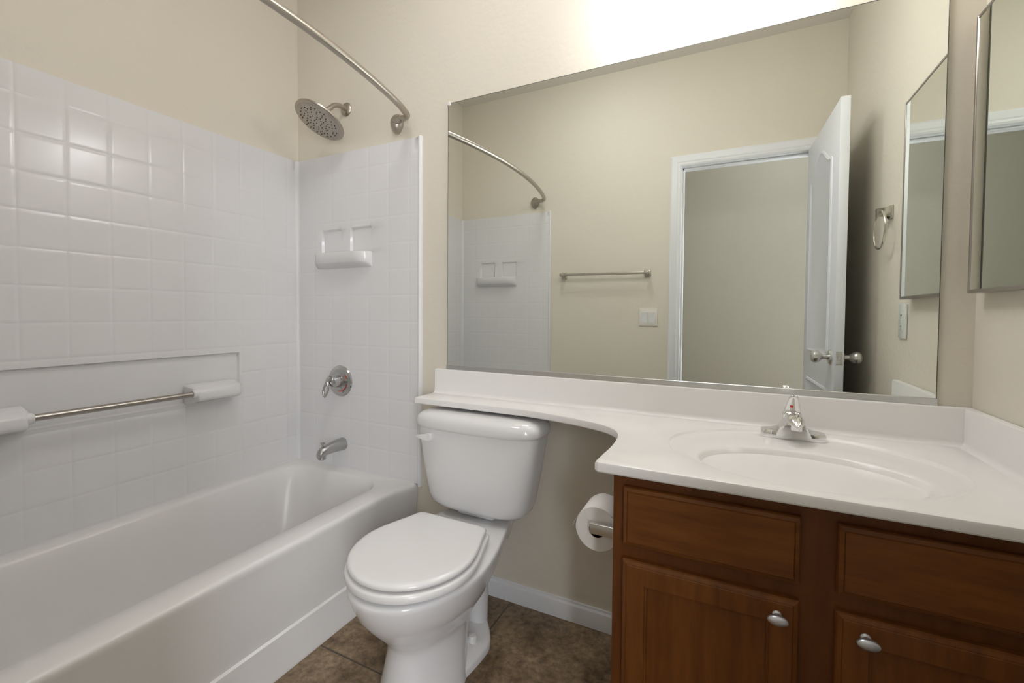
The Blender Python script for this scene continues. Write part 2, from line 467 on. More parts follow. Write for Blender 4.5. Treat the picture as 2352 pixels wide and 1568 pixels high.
for row in (R_[-1], RI[0]):
    for i in range(len(row)):
        e = b.edges.get((row[i], row[(i+1) % len(row)]))
        if e: ed.append(e)
bmesh.ops.triangle_fill(b, use_beauty=True, use_dissolve=False, edges=ed)
obj('tub_shell', b, TUBM, tub, smooth=40)
b = new(); lathe(b, [(0, 0), (.03, 0), (.03, .003), (.02, .004), (0, .002)], (.33, -.33, .047), (0, 0, 1)); obj('drain', b, CHRO, tub)

# ------------------------------------------------------------------ shower fittings
fx, fz = .317, 2.05
sh = thing('rain_shower', 'round brushed nickel rain shower head on a curved arm above the tub', 'shower head', (fx, 0, fz))
b = new(); lathe(b, [(0, 0), (.031, 0), (.031, .004), (.026, .010), (.013, .014), (0, .014)], (fx, 0, fz), (0, -1, 0)); obj('escutcheon', b, NICK, sh)
hc = Vector((.298, -.14, 1.946)); hn = Vector((-.153, -.457, -.876)).normalized()
neck = hc - hn*.055
b = new(); pth = spline([(fx, -.004, fz), (fx, -.035, fz+.002), (fx-.002, -.070, fz-.008), (fx-.004, -.093, fz-.030), neck - hn*.010, neck], 6)
tube(b, pth, .0105, 16); obj('shower_arm', b, NICK, sh)
b = new(); lathe(b, [(0, .0), (.106, .0), (.110, -.004), (.110, -.010), (.100, -.017), (.06, -.026), (.03, -.033), (.022, -.042), (.0175, -.047), (.0185, -.056), (.013, -.064), (0, -.064)], hc, hn, 64)
hd = obj('head', b, NICK, sh, smooth=30)
b = new(); lathe(b, [(0, -.002), (.098, -.002), (.098, .0005), (.094, .0025), (.06, .004), (0, .0045)], hc, hn, 64)
fa = obj('spray_face', b, NICK, sh)
a_, b_, d_ = frame_of(hn)
b = new(); rnd = random.Random(3)
for ring, (rr, n) in enumerate(((.018, 6), (.034, 11), (.050, 15), (.066, 18), (.081, 20))):
    for k in range(n):
        an = 2*PI*k/n+ring*.4+rnd.uniform(-.12, .12); r2 = rr+rnd.uniform(-.004, .004)
        lathe(b, [(.0024, 0), (.0024, .0055), (.001, .0068), (0, .0068)], hc+r2*(math.cos(an)*a_+math.sin(an)*b_), hn, 6)
nz = obj('nozzles', b, BLACKG, fa)
# mixing valve
vx, vz = E(.275, .788)
va = thing('shower_valve', 'round chrome shower valve with lever handle above the tub spout', 'shower valve', (vx, -TS, vz-.073))
o_ = (vx, -TS, vz)
b = new(); lathe(b, [(0, 0), (.073, 0), (.0735, .003), (.070, .008), (.058, .012), (.050, .010), (.030, .013), (0, .013)], o_, (0, -1, 0), 48); pl = obj('cover_plate', b, VALV, va)
b = new()
def arc(r0_, r1_, a0, a1, h, n=20):
    L = [[(vx+r*math.cos(math.radians(a0+(a1-a0)*k/n)), -TS-h, vz+r*math.sin(math.radians(a0+(a1-a0)*k/n))) for k in range(n+1)] for r in (r0_, r1_)]
    loft(b, L, closed=False)
arc(.046, .0495, -100, -15, .0125); arc(.046, .0495, 15, 42, .0125)
obj('temperature_mark', b, RED, pl)
b = new(); lathe(b, [(0, .01), (.029, .01), (.027, .030), (.022, .052), (.012, .057), (0, .057)], o_, (0, -1, 0), 32); hb = obj('hub', b, VALV, va)
b = new()
hp = Vector((vx-.006, -TS-.048, vz+.004))
def lever_loop(s): 
    return [hp+Vector((s*(-.004), -.004, .014)), hp+Vector((-.012-.010*s*.2, -.012, .004+.0)), hp+Vector((-.018+.013*s, -.017, -.030)), hp+Vector((-.022+.012*s, -.020, -.055)), hp+Vector((-.024, -.021, -.072))]
for s in (-1, 1): tube(b, spline(lever_loop(s), 6), [.0125-.0075*min(1, k/12) for k in range(25)], 12)
obj('lever', b, VALV, hb)
# tub spout
sx, sz = E(.288, .490)
sp = thing('tub_spout', 'satin chrome tub spout with pull-up diverter below the valve', 'tub spout', (sx, -TS, sz-.04))
b = new(); loops = []
for y, zc_, rx, rz in ((0, 0, .029, .029), (.012, 0, .029, .029), (.05, .0, .026, .026), (.09, -.003, .022, .023), (.118, -.006, .020, .022), (.132, -.012, .018, .021), (.140, -.020, .015, .017), (.142, -.026, .008, .008)):
    loops.append([(sx+rx*math.cos(2*PI*k/24), -TS-y, sz+zc_+rz*math.sin(2*PI*k/24)) for k in range(24)])
loft(b, loops, (True, True)); tube(b, [(sx, -TS-.121, sz-.012), (sx, -TS-.123, sz-.040)], .017, 20)
obj('spout_body', b, SPOU, sp)
b = new(); lathe(b, [(.004, 0), (.004, .012), (.010, .014), (.010, .019), (.005, .022), (0, .022)], (sx, -TS-.118, sz+.013), (0, 0, 1), 16); obj('diverter_knob', b, SPOU, sp)
# curved curtain rod, wall to wall
rz = 1.931
rod = thing('shower_curtain_rod', 'curved brushed nickel shower curtain rod spanning above the bathtub', 'curtain rod', (.77, -.77, rz))
half = [(.640, -.034), (.664, -.034), (.688, -.037), (.706, -.047), (.719, -.068), (.728, -.095)] + [(.735+.0865*(1-((y_/10+.7695)/.6595)**2), y_/10) for y_ in (-1.2, -1.8, -2.6, -3.5, -4.5, -5.5, -6.6)] + [(.8215, -.7695)]
full = half + [(x, -D-y) for x, y in half[-2::-1]]
b = new(); tube(b, [Vector((x, y, rz)) for x, y in [(p.x, p.y) for p in spline([(x, y, 0) for x, y in full], 6)]], .0128, 20); obj('rod', b, NICK, rod)
for yw, sg in ((0, -1), (-D, 1)):
    b = new(); loops = []
    for h, sc in ((0, 1), (.006, 1.0), (.014, .93), (.024, .76), (.032, .5), (.037, .2)):
        L = []
        for k in range(32):
            a = 2*PI*k/32; rr = .036*sc; zz = math.sin(a); 
            L.append((.621+rr*.86*math.cos(a)*(1 if zz > 0 else 1-.30*zz*zz), yw+sg*h, rz+rr*1.08*zz*(1 if zz > 0 else 1.22)))
        loops.append(L)
    loft(b, loops, (True, True)); fl = obj('wall_flange', b, NICK, rod, smooth=60)
    b = new(); tube(b, [(.628, yw+sg*.034, rz), (.668, yw+sg*.034, rz)], .016, 20); obj('pivot', b, NICK, fl)

# ------------------------------------------------------------------ toilet
TX = 1.107
def egg(yb_, yf, wb, wm, z, s0=.60, rb=.02, n=14):
    """outline from back to front, half width wb at the back growing to wm at s0, elliptical front"""
    Lr = []
    L = yb_-yf
    Lr.append((wb-rb*.0, yb_-rb)); 
    right_side = [(wb-rb, yb_), (wb-rb*.3, yb_-rb*.3), (wb, yb_-rb)]
    for k in range(1, n+1):
        s = rb/L+(s0-rb/L)*k/n; t_ = k/n; t_ = t_*t_*(3-2*t_)*.45+.55*math.sin(t_*PI/2)
        right_side.append((wb+(wm-wb)*t_, yb_-L*s))
    for k in range(1, n+1):
        a = PI/2*k/n
        right_side.append((wm*math.cos(a), yb_-L*s0-L*(1-s0)*math.sin(a)))
    left_side = [(-x, y) for x, y in right_side[-2::-1]]
    return [Vector((TX+x, y, z)) for x, y in right_side+left_side]
toi = thing('toilet', 'white two-piece toilet with closed lid between the bathtub and the vanity', 'toilet', (TX, -.35, 0))
b = new()
loft(b, [egg(-.25, -.612, .046, .122, 0, .52), egg(-.25, -.608, .044, .118, .03, .52), egg(-.24, -.596, .044, .110, .08, .52), egg(-.22, -.588, .046, .104, .13, .52), egg(-.20, -.586, .050, .103, .158, .52),
         egg(-.15, -.594, .056, .110, .182, .55), egg(-.10, -.620, .072, .130, .215, .56), egg(-.07, -.655, .088, .154, .255, .58), egg(-.05, -.684, .10, .174, .295, .60), egg(-.04, -.699, .106, .183, .33, .60),
         egg(-.035, -.708, .110, .1905, .354, .60), egg(-.035, -.709, .110, .1915, .365, .60), egg(-.036, -.707, .109, .1895, .370, .60), egg(-.040, -.699, .106, .182, .3735, .60)], (True, True))
# foot flange at the rear and trapway bulges
loft(b, [egg(-.115, -.58, .035, .124, 0, .36, .012), egg(-.115, -.58, .035, .124, .020, .36, .012), egg(-.118, -.577, .032, .120, .027, .36, .012), egg(-.128, -.565, .026, .110, .031, .36, .010), egg(-.24, -.55, .02, .082, .05, .5, .01)], (True, True))
for s in (-1, 1):
    tube(b, spline([(TX+s*.040, -.46, .09), (TX+s*.044, -.38, .16), (TX+s*.044, -.30, .222), (TX+s*.038, -.225, .22), (TX+s*.026, -.19, .15), (TX+s*.022, -.185, .02)], 6), [.025+.019*min(1, k/8) for k in range(31)], 18)
bowl = obj('bowl', b, PORC, toi, smooth=60)
for s in (-1, 1):
    b = new(); lathe(b, [(.019, 0), (.019, .004), (.0155, .006), (.0155, .022), (.012, .028), (0, .030)], (TX+s*.080, -.305, .034), (0, 0, 1), 20); obj('bolt_cap', b, SEATM, toi)
# seat ring and lid
b = new(); ring = [(0, .391), (.0, .396), (.0, .404), (-.004, .410)]
so = [egg(-.295, -.703, .142, .186, .3850, .50), egg(-.293, -.7055, .144, .1885, .3865, .50), egg(-.293, -.706, .144, .189, .391, .50), egg(-.293, -.706, .144, .189, .4015, .50), egg(-.2945, -.7035, .1425, .1865, .4045, .50), egg(-.300, -.696, .137, .180, .4065, .50), egg(-.306, -.688, .13, .17, .407, .50)]
si = [egg(-.345, -.62, .09, .115, .407, .5), egg(-.345, -.62, .09, .115, .3845, .5)]
loft(b, so+si+[so[0]]); bmesh.ops.remove_doubles(b, verts=b.verts, dist=1e-6); obj('seat', b, SEATM, toi, smooth=50)
for s in (-1, 1):
    for y in (-.40, -.60):
        pass
x_ = .150
for sx_, y in ((x_, -.56), (-x_, -.56), (.10, -.37), (-.10, -.37)):
    b = new(); box(b, TX+sx_-.008, TX+sx_+.008, y-.012, y+.012, .372, .386, .002); obj('bumper', b, SEATM, bpy.data.objects['seat'])
b = new()
loft(b, [egg(-.320, -.670, .116, .156, .4125, .50), egg(-.304, -.693, .133, .179, .4125, .50), egg(-.301, -.697, .136, .1825, .4145, .50), egg(-.300, -.698, .137, .1835, .419, .50), egg(-.301, -.697, .136, .1825, .4245, .50), egg(-.304, -.692, .133, .178, .428, .50), egg(-.311, -.682, .126, .169, .4295, .50), egg(-.33, -.65, .105, .14, .4305, .5), egg(-.42, -.52, .03, .04, .4312, .5)], (True, True))
obj('lid', b, SEATM, toi, smooth=50)
for s in (-1, 1):
    b = new(); tube(b, [(TX+s*.075-.022, -.286, .398), (TX+s*.075+.022, -.286, .398)], .011, 16); box(b, TX+s*.075-.018, TX+s*.075+.018, -.296, -.265, .376, .398, .004); obj('hinge', b, SEATM, toi)
# tank
def sup(cx, cy, a, bb, z, e=4.0, n=64, bow=.0):
    L = []
    for k in range(n):
        t_ = 2*PI*k/n; c, s = math.cos(t_), math.sin(t_)
        x = a*abs(c)**(2/e)*(1 if c >= 0 else -1); y = bb*abs(s)**(2/e)*(1 if s >= 0 else -1)
        if y < 0: y *= 1+bow*(1-(x/a)**2)
        L.append(Vector((cx+x, cy+y, z)))
    return L
TY = -.112
b = new()
loft(b, [sup(TX, TY, .155, .070, .398, 3.2), sup(TX, TY, .180, .080, .402, 3.2), sup(TX, TY, .197, .086, .415, 3.4), sup(TX, TY, .206, .089, .44, 3.6, bow=.05), sup(TX, TY, .226, .092, .55, 4, bow=.08), sup(TX, TY, .243, .095, .66, 4.4, bow=.10), sup(TX, TY, .246, .095, .695, 4.4, bow=.10)], (True, True))
obj('tank', b, PORC, toi, smooth=60)
b = new(); box(b, TX-.075, TX+.075, TY-.045, TY+.045, .374, .401, .006); obj('tank_gasket', b, PORC, toi)
b = new()
loft(b, [sup(TX, TY, .247, .097, .690, 4, bow=.1), sup(TX, TY, .254, .103, .693, 4, bow=.1), sup(TX, TY, .256, .104, .702, 4, bow=.1), sup(TX, TY, .256, .104, .714, 4, bow=.1), sup(TX, TY, .252, .102, .727, 4, bow=.1),
         sup(TX, TY, .241, .095, .738, 3.6, bow=.1), sup(TX, TY, .218, .083, .745, 3.2, bow=.1), sup(TX, TY, .17, .06, .748, 3, bow=.1), sup(TX, TY, .08, .03, .749, 2.6)], (True, True))
obj('tank_lid', b, PORC, toi, smooth=60)
b = new(); lz = .662
box(b, TX-0.174, TX-0.146, -.222, -.198, lz-.0125, lz+.0125, .004)
loft(b, [[(x, y+dy, lz+dz) for dy, dz in ((-.004, -h), (.006, -h), (.006, h), (-.004, h))] for x, y, h in ((TX-0.153, -.226, .0115), (TX-0.173, -.228, .0105), (TX-0.193, -.228, .0065), (TX-0.210, -.226, .0025))], (True, True))
obj('flush_lever', b, SEATM, toi, smooth=40)

# ------------------------------------------------------------------ vanity cabinet
CX0, CX1, CYF, ZK = 1.692, W, -.527, .761
vc = thing('vanity_cabinet', 'brown stained wooden vanity cabinet under the white counter', 'cabinet', ((CX0+CX1)/2, -.26, 0))
COLS = ((1.716, 2.050), (2.108, 2.442)); DRZ = (.600, .731); DOZ = (.105, .568)
b = new()
box(b, CX0, CX0+.016, CYF+.018, -.001, 0, ZK); box(b, CX1-.016, CX1, CYF+.018, -.001, 0, ZK)
box(b, CX0+.016, CX1-.016, -.012, -.001, .09, ZK-.15); box(b, CX0+.016, CX1-.016, CYF+.018, -.012, .09, .105); box(b, CX0+.016, CX1-.016, CYF+.075, CYF+.09, 0, .09)
obj('carcass', b, WOODF, vc, smooth=0)
b = new()   # face frame: stiles and rails
for x0, x1 in ((CX0-.001, 1.735), (2.035, 2.123), (2.427, CX1)): box(b, x0, x1, CYF, CYF+.019, .09, ZK)
for z0, z1 in ((.09, .12), (.553, .615), (.716, ZK)):
    for x0, x1 in ((1.735, 2.035), (2.123, 2.427)): box(b, x0, x1, CYF, CYF+.019, z0, z1)
obj('face_frame', b, WOODF, vc, smooth=0)
YB = CYF-.0005; YF = YB-.019
def rloop(x0, x1, z0, z1, i, y): return [Vector((x0+i, y, z0+i)), Vector((x1-i, y, z0+i)), Vector((x1-i, y, z1-i)), Vector((x0+i, y, z1-i))]
for ci, (x0, x1) in enumerate(COLS):
    b = new(); z0, z1 = DRZ
    loft(b, [rloop(x0, x1, z0, z1, 0, YB), rloop(x0, x1, z0, z1, 0, YF+.008), rloop(x0, x1, z0, z1, .002, YF+.0045), rloop(x0, x1, z0, z1, .0085, YF+.001), rloop(x0, x1, z0, z1, .0095, YF+.0022), rloop(x0, x1, z0, z1, .011, YF)], (True, True))
    obj('drawer_front', b, WOODX, vc, smooth=20)
    z0, z1 = DOZ
    b = new(); FR = .048
    loft(b, [rloop(x0, x1, z0, z1, FR+.006, YB), rloop(x0, x1, z0, z1, 0, YB), rloop(x0, x1, z0, z1, 0, YF+.008), rloop(x0, x1, z0, z1, .002, YF+.0045), rloop(x0, x1, z0, z1, .0085, YF+.001), rloop(x0, x1, z0, z1, .0095, YF+.0018), rloop(x0, x1, z0, z1, .011, YF),
             rloop(x0, x1, z0, z1, FR, YF), rloop(x0, x1, z0, z1, FR+.001, YF+.004), rloop(x0, x1, z0, z1, FR+.005, YF+.0045), rloop(x0, x1, z0, z1, FR+.006, YF+.010), rloop(x0, x1, z0, z1, FR+.006, YB)])
    bmesh.ops.remove_doubles(b, verts=b.verts, dist=1e-6)
    dr = obj('door', b, WOODZ, vc, smooth=20)
    b = new(); box(b, x0+FR-.002, x1-FR+.002, YF+.009, YB-.001, z0+FR-.002, z1-FR+.002); obj('door_panel', b, WOODZ, dr, smooth=0)
    kx = (2.0135, 2.1505)[ci]
    b = new(); lathe(b, [(.008, -.001), (.008, .002), (.0052, .005), (.0052, .016), (0, .016)], (kx, YF, .536), (0, -1, 0), 20)
    loft(b, [[Vector((kx+rx_*math.cos(2*PI*k/32), YF-h_, .536+rx_*q_*math.sin(2*PI*k/32))) for k in range(32)] for rx_, q_, h_ in ((.004, 1, .013), (.011, .7, .0155), (.0168, .6, .018), (.0180, .58, .0205), (.0168, .58, .0235), (.011, .6, .027), (.004, .8, .0285))], (True, True))
    kn = obj('knob', b, KNOB, dr); kn['label'] = 'pewter grey round knob'

# ------------------------------------------------------------------ vanity top with integral basin
vt = thing('countertop', 'white cultured marble counter with an oval basin and a narrow shelf over the toilet tank', 'countertop', (1.9, -.28, ZC-.025))
TH = .0235
fc = spline([(1.30, -.1525, 0), (1.40, -.168, 0), (1.506, -.196, 0), (1.585, -.228, 0), (1.633, -.270, 0), (1.654, -.330, 0), (1.660, -.42, 0), (1.657, -.50, 0), (1.655, -.5585, 0)], 6)
OUT = [Vector((.828, -.003, 0)), Vector((.826, -.144, 0)), Vector((.832, -.150, 0)), Vector((1.05, -.151, 0)), Vector((1.2, -.1515, 0))] + [p.copy() for p in fc] + [Vector((1.663, -.5655, 0)), Vector((1.8, -.5665, 0)), Vector((2.1, -.5665, 0)), Vector((W-.002, -.5665, 0)), Vector((W-.002, -.003, 0)), Vector((2.0, -.003, 0)), Vector((1.4, -.003, 0))]
def inset(P, d):
    n = len(P); r = []
    for i in range(n):
        e1 = (P[i]-P[i-1]).normalized(); e2 = (P[(i+1) % n]-P[i]).normalized()
        n1 = Vector((-e1.y, e1.x, 0)); n2 = Vector((-e2.y, e2.x, 0)); m_ = (n1+n2).normalized()
        r.append(P[i]+m_*d/max(.5, m_.dot(n1)))
    return r
def atz(P, z): return [Vector((p.x, p.y, z)) for p in P]
b = new()
RO = loft(b, [atz(inset(OUT, .002), ZC-TH), atz(OUT, ZC-TH+.003), atz(OUT, ZC-.006), atz(inset(OUT, .0018), ZC-.0018), atz(inset(OUT, .006), ZC)], (True, False))
NE = 72
def ell(cx, cy, a, bb, zf): return [Vector((cx+a*math.cos(2*PI*k/NE), cy+bb*math.sin(2*PI*k/NE), zf(math.sin(2*PI*k/NE)) if callable(zf) else zf)) for k in range(NE)]
BX, BYI, BYO = 2.073, -.373, -.302
fade = lambda s: .25+.75*max(0, min(1, (s+.6)/1.0))
rows = [ell(BX, BYO, .293, .237, ZC), ell(BX, BYO, .2905, .2345, lambda s: ZC-.0012*fade(s)), ell(BX, BYO-.0005, .287, .231, lambda s: ZC-.0058*fade(s)), ell(BX, BYO-.002, .284, .228, lambda s: ZC-.0072*fade(s)), ell(BX, BYO-.002, .279, .223, lambda s: ZC-.0076*fade(s)),
        ell(BX, -.335, .249, .186, ZC-.0072), ell(BX, BYI, .228, .156, ZC-.0076), ell(BX, BYI, .221, .1495, ZC-.0083), ell(BX, BYI, .2155, .1445, ZC-.0100), ell(BX, BYI, .2115, .141, ZC-.0130)]
for k in range(1, 17):
    r_ = 1-k/16.5; rows.append(ell(BX, BYI, .2115*r_, .141*r_, ZC-.0130-.122*(1-r_**3)))
RB = loft(b, rows, (False, True))
ed = []
for row in (RO[-1], RB[0]):
    for i in range(len(row)):
        e = b.edges.get((row[i], row[(i+1) % len(row)]))
        if e: ed.append(e)
bmesh.ops.triangle_fill(b, use_beauty=True, use_dissolve=False, edges=ed)
obj('slab', b, MARB, vt, smooth=32)
ZB = .883
SPR = [(-.001, ZC-.001), (-.034, ZC-.0005), (-.027, ZC+.002), (-.0225, ZC+.006), (-.020, ZC+.013), (-.020, ZB-.005), (-.0185, ZB-.0015), (-.015, ZB), (-.001, ZB)]
b = new(); extrude_prof(b, SPR, lambda t, p: (.831+t*(W-.003-.831), p[0], p[1])); obj('backsplash', b, MARB, vt, smooth=35)
b = new(); extrude_prof(b, SPR, lambda t, p: (W-.001+p[0], -.0205-t*(.556-.0205), p[1])); obj('side_splash', b, MARB, vt, smooth=35)
b = new(); lathe(b, [(0, 0), (.022, 0), (.022, .003), (.012, .004), (0, .002)], (BX, BYI, ZC-.1356), (0, 0, 1)); obj('drain', b, CHRO, vt)

# ------------------------------------------------------------------ faucet
FX, FY, FZ = 2.081, -.100, ZC-.0073
fau = thing('faucet', 'chrome single-lever faucet on the counter behind the oval basin', 'faucet', (FX, FY, FZ))
def stad(a, bb, z, e=3.0, cy=FY): return sup(FX, cy, a, bb, z, e, 48)
b = new(); loft(b, [stad(.0765, .0270, FZ, 3.4), stad(.0775, .0280, FZ+.004, 3.4), stad(.0765, .0270, FZ+.016, 3.4), stad(.0745, .0250, FZ+.0205, 3.2), stad(.070, .0205, FZ+.0220, 3), stad(.060, .017, FZ+.0220, 2.8), stad(.045, .016, FZ+.0235, 2.4)], (True, True)); obj('base_plate', b, CHRO, fau, smooth=35)
b = new()
def blk(a, y0, y1, z, r=.006):
    return [Vector((p.x, p.y, z)) for p in rrect(FX-a, FX+a, y0, y1, r, z, 5)]
loft(b, [blk(.0425, -.1290, -.082, FZ+.004), blk(.0405, -.1300, -.082, FZ+.016), blk(.0335, -.1380, -.081, FZ+.030), blk(.0275, -.152, -.080, FZ+.042, .008), blk(.0235, -.172, -.080, FZ+.050, .009), blk(.018, -.170, -.084, FZ+.057, .008)], (True, True))
# rounded spout nose over the front face
loops = []
for k in range(17):
    t_ = k/16; y = -.098-.104*t_; e_ = math.sqrt(max(0, 1-((t_-.45)/.55)**2)) if t_ > .45 else .85+.15*t_/.45
    cz_ = FZ+.053+.007*math.sin(PI*min(1, t_*1.1))
    loops.append([Vector((FX+.0215*e_*math.cos(2*PI*q/24), y, cz_+(.0165 if math.sin(2*PI*q/24) > 0 else .009)*e_*math.sin(2*PI*q/24))) for q in range(24)])
loft(b, loops, (True, True))
# sloping shoulders down to both ends of the base
for sg in (-1, 1):
    loft(b, [[Vector((FX+sg*x, y, FZ+z)) for y, z in ((-.118, .012), (-.086, .012), (-.088, h), (-.114, h))] for x, h in ((.018, .050), (.026, .039), (.034, .031), (.045, .0255), (.060, .0222))], (True, True))
obj('body', b, CHRO, fau, smooth=50)
b = new(); lathe(b, [(.0125, .012), (.013, 0), (.010, -.001), (0, -.001)], (FX, -.181, FZ+.040), (0, 0, 1), 20); obj('aerator', b, CHRO, fau)
b = new(); lathe(b, [(0, .03), (.0225, .03), (.0225, .060), (.0235, .061), (.0235, .067), (.0215, .070), (.016, .073), (0, .074)], (FX-.001, -.090, FZ), (0, 0, 1), 32)
lv = [(FX, -.090, FZ+.068, .0205, .010), (FX+.0005, -.092, FZ+.080, .019, .0095), (FX+.001, -.096, FZ+.094, .0155, .008), (FX+.001, -.103, FZ+.110, .011, .006), (FX+.001, -.107, FZ+.117, .0085, .0045), (FX+.001, -.109, FZ+.119, .004, .002)]
loft(b, [[Vector((x+a*math.cos(2*PI*k/20), y+c*math.sin(2*PI*k/20), z+.3*c*math.sin(2*PI*k/20))) for k in range(20)] for x, y, z, a, c in lv], (True, True))
hl = obj('lever', b, CHRO, fau, smooth=50)
b = new(); lathe(b, [(0, 0), (.0042, 0), (.0042, .0015), (0, .002)], (FX-.003, -.1025, FZ+.088), (0, -1, .30), 16); o = obj('temperature_dot', b, RED, hl); o['label'] = 'red dot'

# ------------------------------------------------------------------ wall mirror
MX0, MX1, MZ0, MZ1 = .884, 2.406, .892, 1.961
mi = thing('wall_mirror', 'large frameless wall mirror above the counter backsplash', 'mirror', ((MX0+MX1)/2, 0, MZ0))
b = new(); box(b, MX0, MX1, -.006, -.001, MZ0, MZ1)
for f in b.faces:
    f.normal_update(); f.material_index = 0 if f.normal.y < -.9 else 1
obj('mirror_pane', b, [MIRR, EDGE], mi, smooth=0, recalc=False)
b = new()
for x0, x1, z0, z1 in ((MX0-.0012, MX0+.0004, MZ0, MZ1+.001), (MX1-.0004, MX1+.0014, MZ0, MZ1+.001), (MX0, MX1, MZ1-.0004, MZ1+.0014)): box(b, x0, x1, -.0064, -.0008, z0, z1)
obj('dark_edge', b, EDGE, mi, smooth=0)
b = new(); extrude_prof(b, [(0, ZB+.0005), (-.011, ZB+.0005), (-.011, MZ0+.008), (-.0098, MZ0+.009), (-.0066, MZ0+.009), (-.0066, ZB+.003), (0, ZB+.003)], lambda t, p: (MX0-.002+t*(MX1+.004-MX0), p[0], p[1])); obj('bottom_channel', b, SATC, mi, smooth=0)
b = new(); lathe(b, [(0, -.001), (.009, -.001), (.009, .008), (.006, .011), (0, .011)], (MX0+.003, 0, MZ1), (0, -1, 0), 20); obj('mirror_clip', b, CLEAR, mi)

# ------------------------------------------------------------------ medicine cabinet on the right wall
MCX, MY0, MY1, MCZ0, MCZ1 = 2.4455, -.459, -.047, 1.172, 1.840
mc = thing('medicine_cabinet', 'steel framed mirror medicine cabinet on the right wall', 'medicine cabinet', (W, (MY0+MY1)/2, MCZ0))
b = new(); box(b, MCX+.006, W-.001, MY0+.012, MY1-.012, MCZ0+.012, MCZ1-.012); obj('cabinet_box', b, TRIM, mc, smooth=0)
b = new(); fw = .0085
for y0, y1, z0, z1 in ((MY0, MY0+fw, MCZ0, MCZ1), (MY1-fw, MY1, MCZ0, MCZ1), (MY0+fw, MY1-fw, MCZ0, MCZ0+fw), (MY0+fw, MY1-fw, MCZ1-fw, MCZ1)): box(b, MCX-.0015, W-.0015, y0, y1, z0, z1, .0012, 1)
fr = obj('frame', b, STEEL, mc, smooth=30)
b = new(); box(b, MCX, MCX+.005, MY0+fw, MY1-fw, MCZ0+fw, MCZ1-fw); obj('mirror_door', b, MIRR, mc, smooth=0)

# ------------------------------------------------------------------ toilet paper
RX, RY0, RY1, RZ = 1.607, -.352, -.245, .537
hd_ = thing('toilet_paper_holder', 'chrome paper holder on the side of the vanity cabinet', 'toilet paper holder', (CX0, -.3, RZ-.03))
for y in (RY0-.016, RY1+.016):
    b = new()
    box(b, CX0-.008, CX0-.001, y-.024, y+.024, RZ-.024, RZ+.024, .003); ws = obj('wall_plate', b, CHRO, hd_)
    b = new(); box(b, RX-.014, CX0-.004, y-.0085, y+.0085, RZ-.014, RZ+.014, .0012); obj('arm', b, SATC, hd_)
b = new(); tube(b, [(RX, RY0-.014, RZ), (RX, RY1+.014, RZ)], .0085, 20); obj('roller', b, CHRO, hd_)
CR, RR = .0205, .060
cz = RZ-.0119   # the roll hangs on the roller
tp = thing('toilet_paper_roll', 'white toilet paper roll hanging beside the vanity cabinet', 'toilet paper', (RX, (RY0+RY1)/2, cz-RR))
b = new(); lathe(b, [(CR+.0012, RY0), (RR-.0015, RY0), (RR, RY0+.0015), (RR, RY1-.0015), (RR-.0015, RY1), (CR+.0012, RY1), (CR+.0012, RY0)], (RX, 0, cz), (0, 1, 0), 64)
# loose end of the sheet
sheet = [(RX+RR*math.cos(math.radians(a))*1.004, cz+RR*math.sin(math.radians(a))*1.004) for a in range(28, 166, 6)]
sheet += [(RX-.0625, cz+.012), (RX-.069, cz-.004)]
for th_ in (0, ): loft(b, [[(x, RY0+.0005, z) for x, z in sheet]+[(x-.0006, RY0+.0005, z+.0006) for x, z in sheet[::-1]], [(x, RY1-.0005, z) for x, z in sheet]+[(x-.0006, RY1-.0005, z+.0006) for x, z in sheet[::-1]]], (True, True))
obj('paper', b, PAPER, tp, smooth=40)
b = new(); lathe(b, [(CR, RY0-.0006), (CR+.0014, RY0-.0006), (CR+.0014, RY1+.0006), (CR, RY1+.0006), (CR, RY0-.0006)], (RX, 0, cz), (0, 1, 0), 40); o = obj('core', b, CORE, tp); o['label'] = 'brown cardboard core'

# ------------------------------------------------------------------ on the door wall (seen in the mirror)
tb = thing('towel_rail', 'brushed nickel towel rail with square brackets on the door wall', 'towel bar', (1.143, -D, 1.36))
for x in (.855, 1.432):
    b = new(); box(b, x-.020, x+.020, -D+.0005, -D+.010, 1.362, 1.408, .004); br = obj('bracket', b, NICK, tb)
    b = new(); box(b, x-.013, x+.013, -D+.008, -D+.078, 1.373, 1.398, .005); obj('bracket_arm', b, NICK, br)
b = new(); box(b, .848, 1.439, -D+.058, -D+.072, 1.377, 1.394, .002); obj('rail', b, NICK, tb)
sw = thing('light_switch', 'pale double rocker light switch beside the door casing', 'light switch', (1.4395, -D, 1.036))
b = new(); box(b, 1.3805, 1.4985, -D+.0003, -D+.0065, 1.035, 1.152, .003); spl = obj('plate', b, PLAST, sw)
for x in (1.4165, 1.4625):
    b = new(); loft(b, [[(x-.0165, y0, z), (x+.0165, y0, z), (x+.0165, -D+h, z), (x-.0165, -D+h, z)] for z, h, y0 in ((1.0605, .0075, -D+.004), (1.0935, .0085, -D+.004), (1.1265, .0125, -D+.004))], (True, True)); obj('rocker', b, TRIM, sw, smooth=0)
    for z in (1.046, 1.141):
        b = new(); lathe(b, [(.003, 0), (.003, .001), (0, .0015)], (x, -D+.0062, z), (0, 1, 0), 10); obj('screw', b, PLAST, spl)

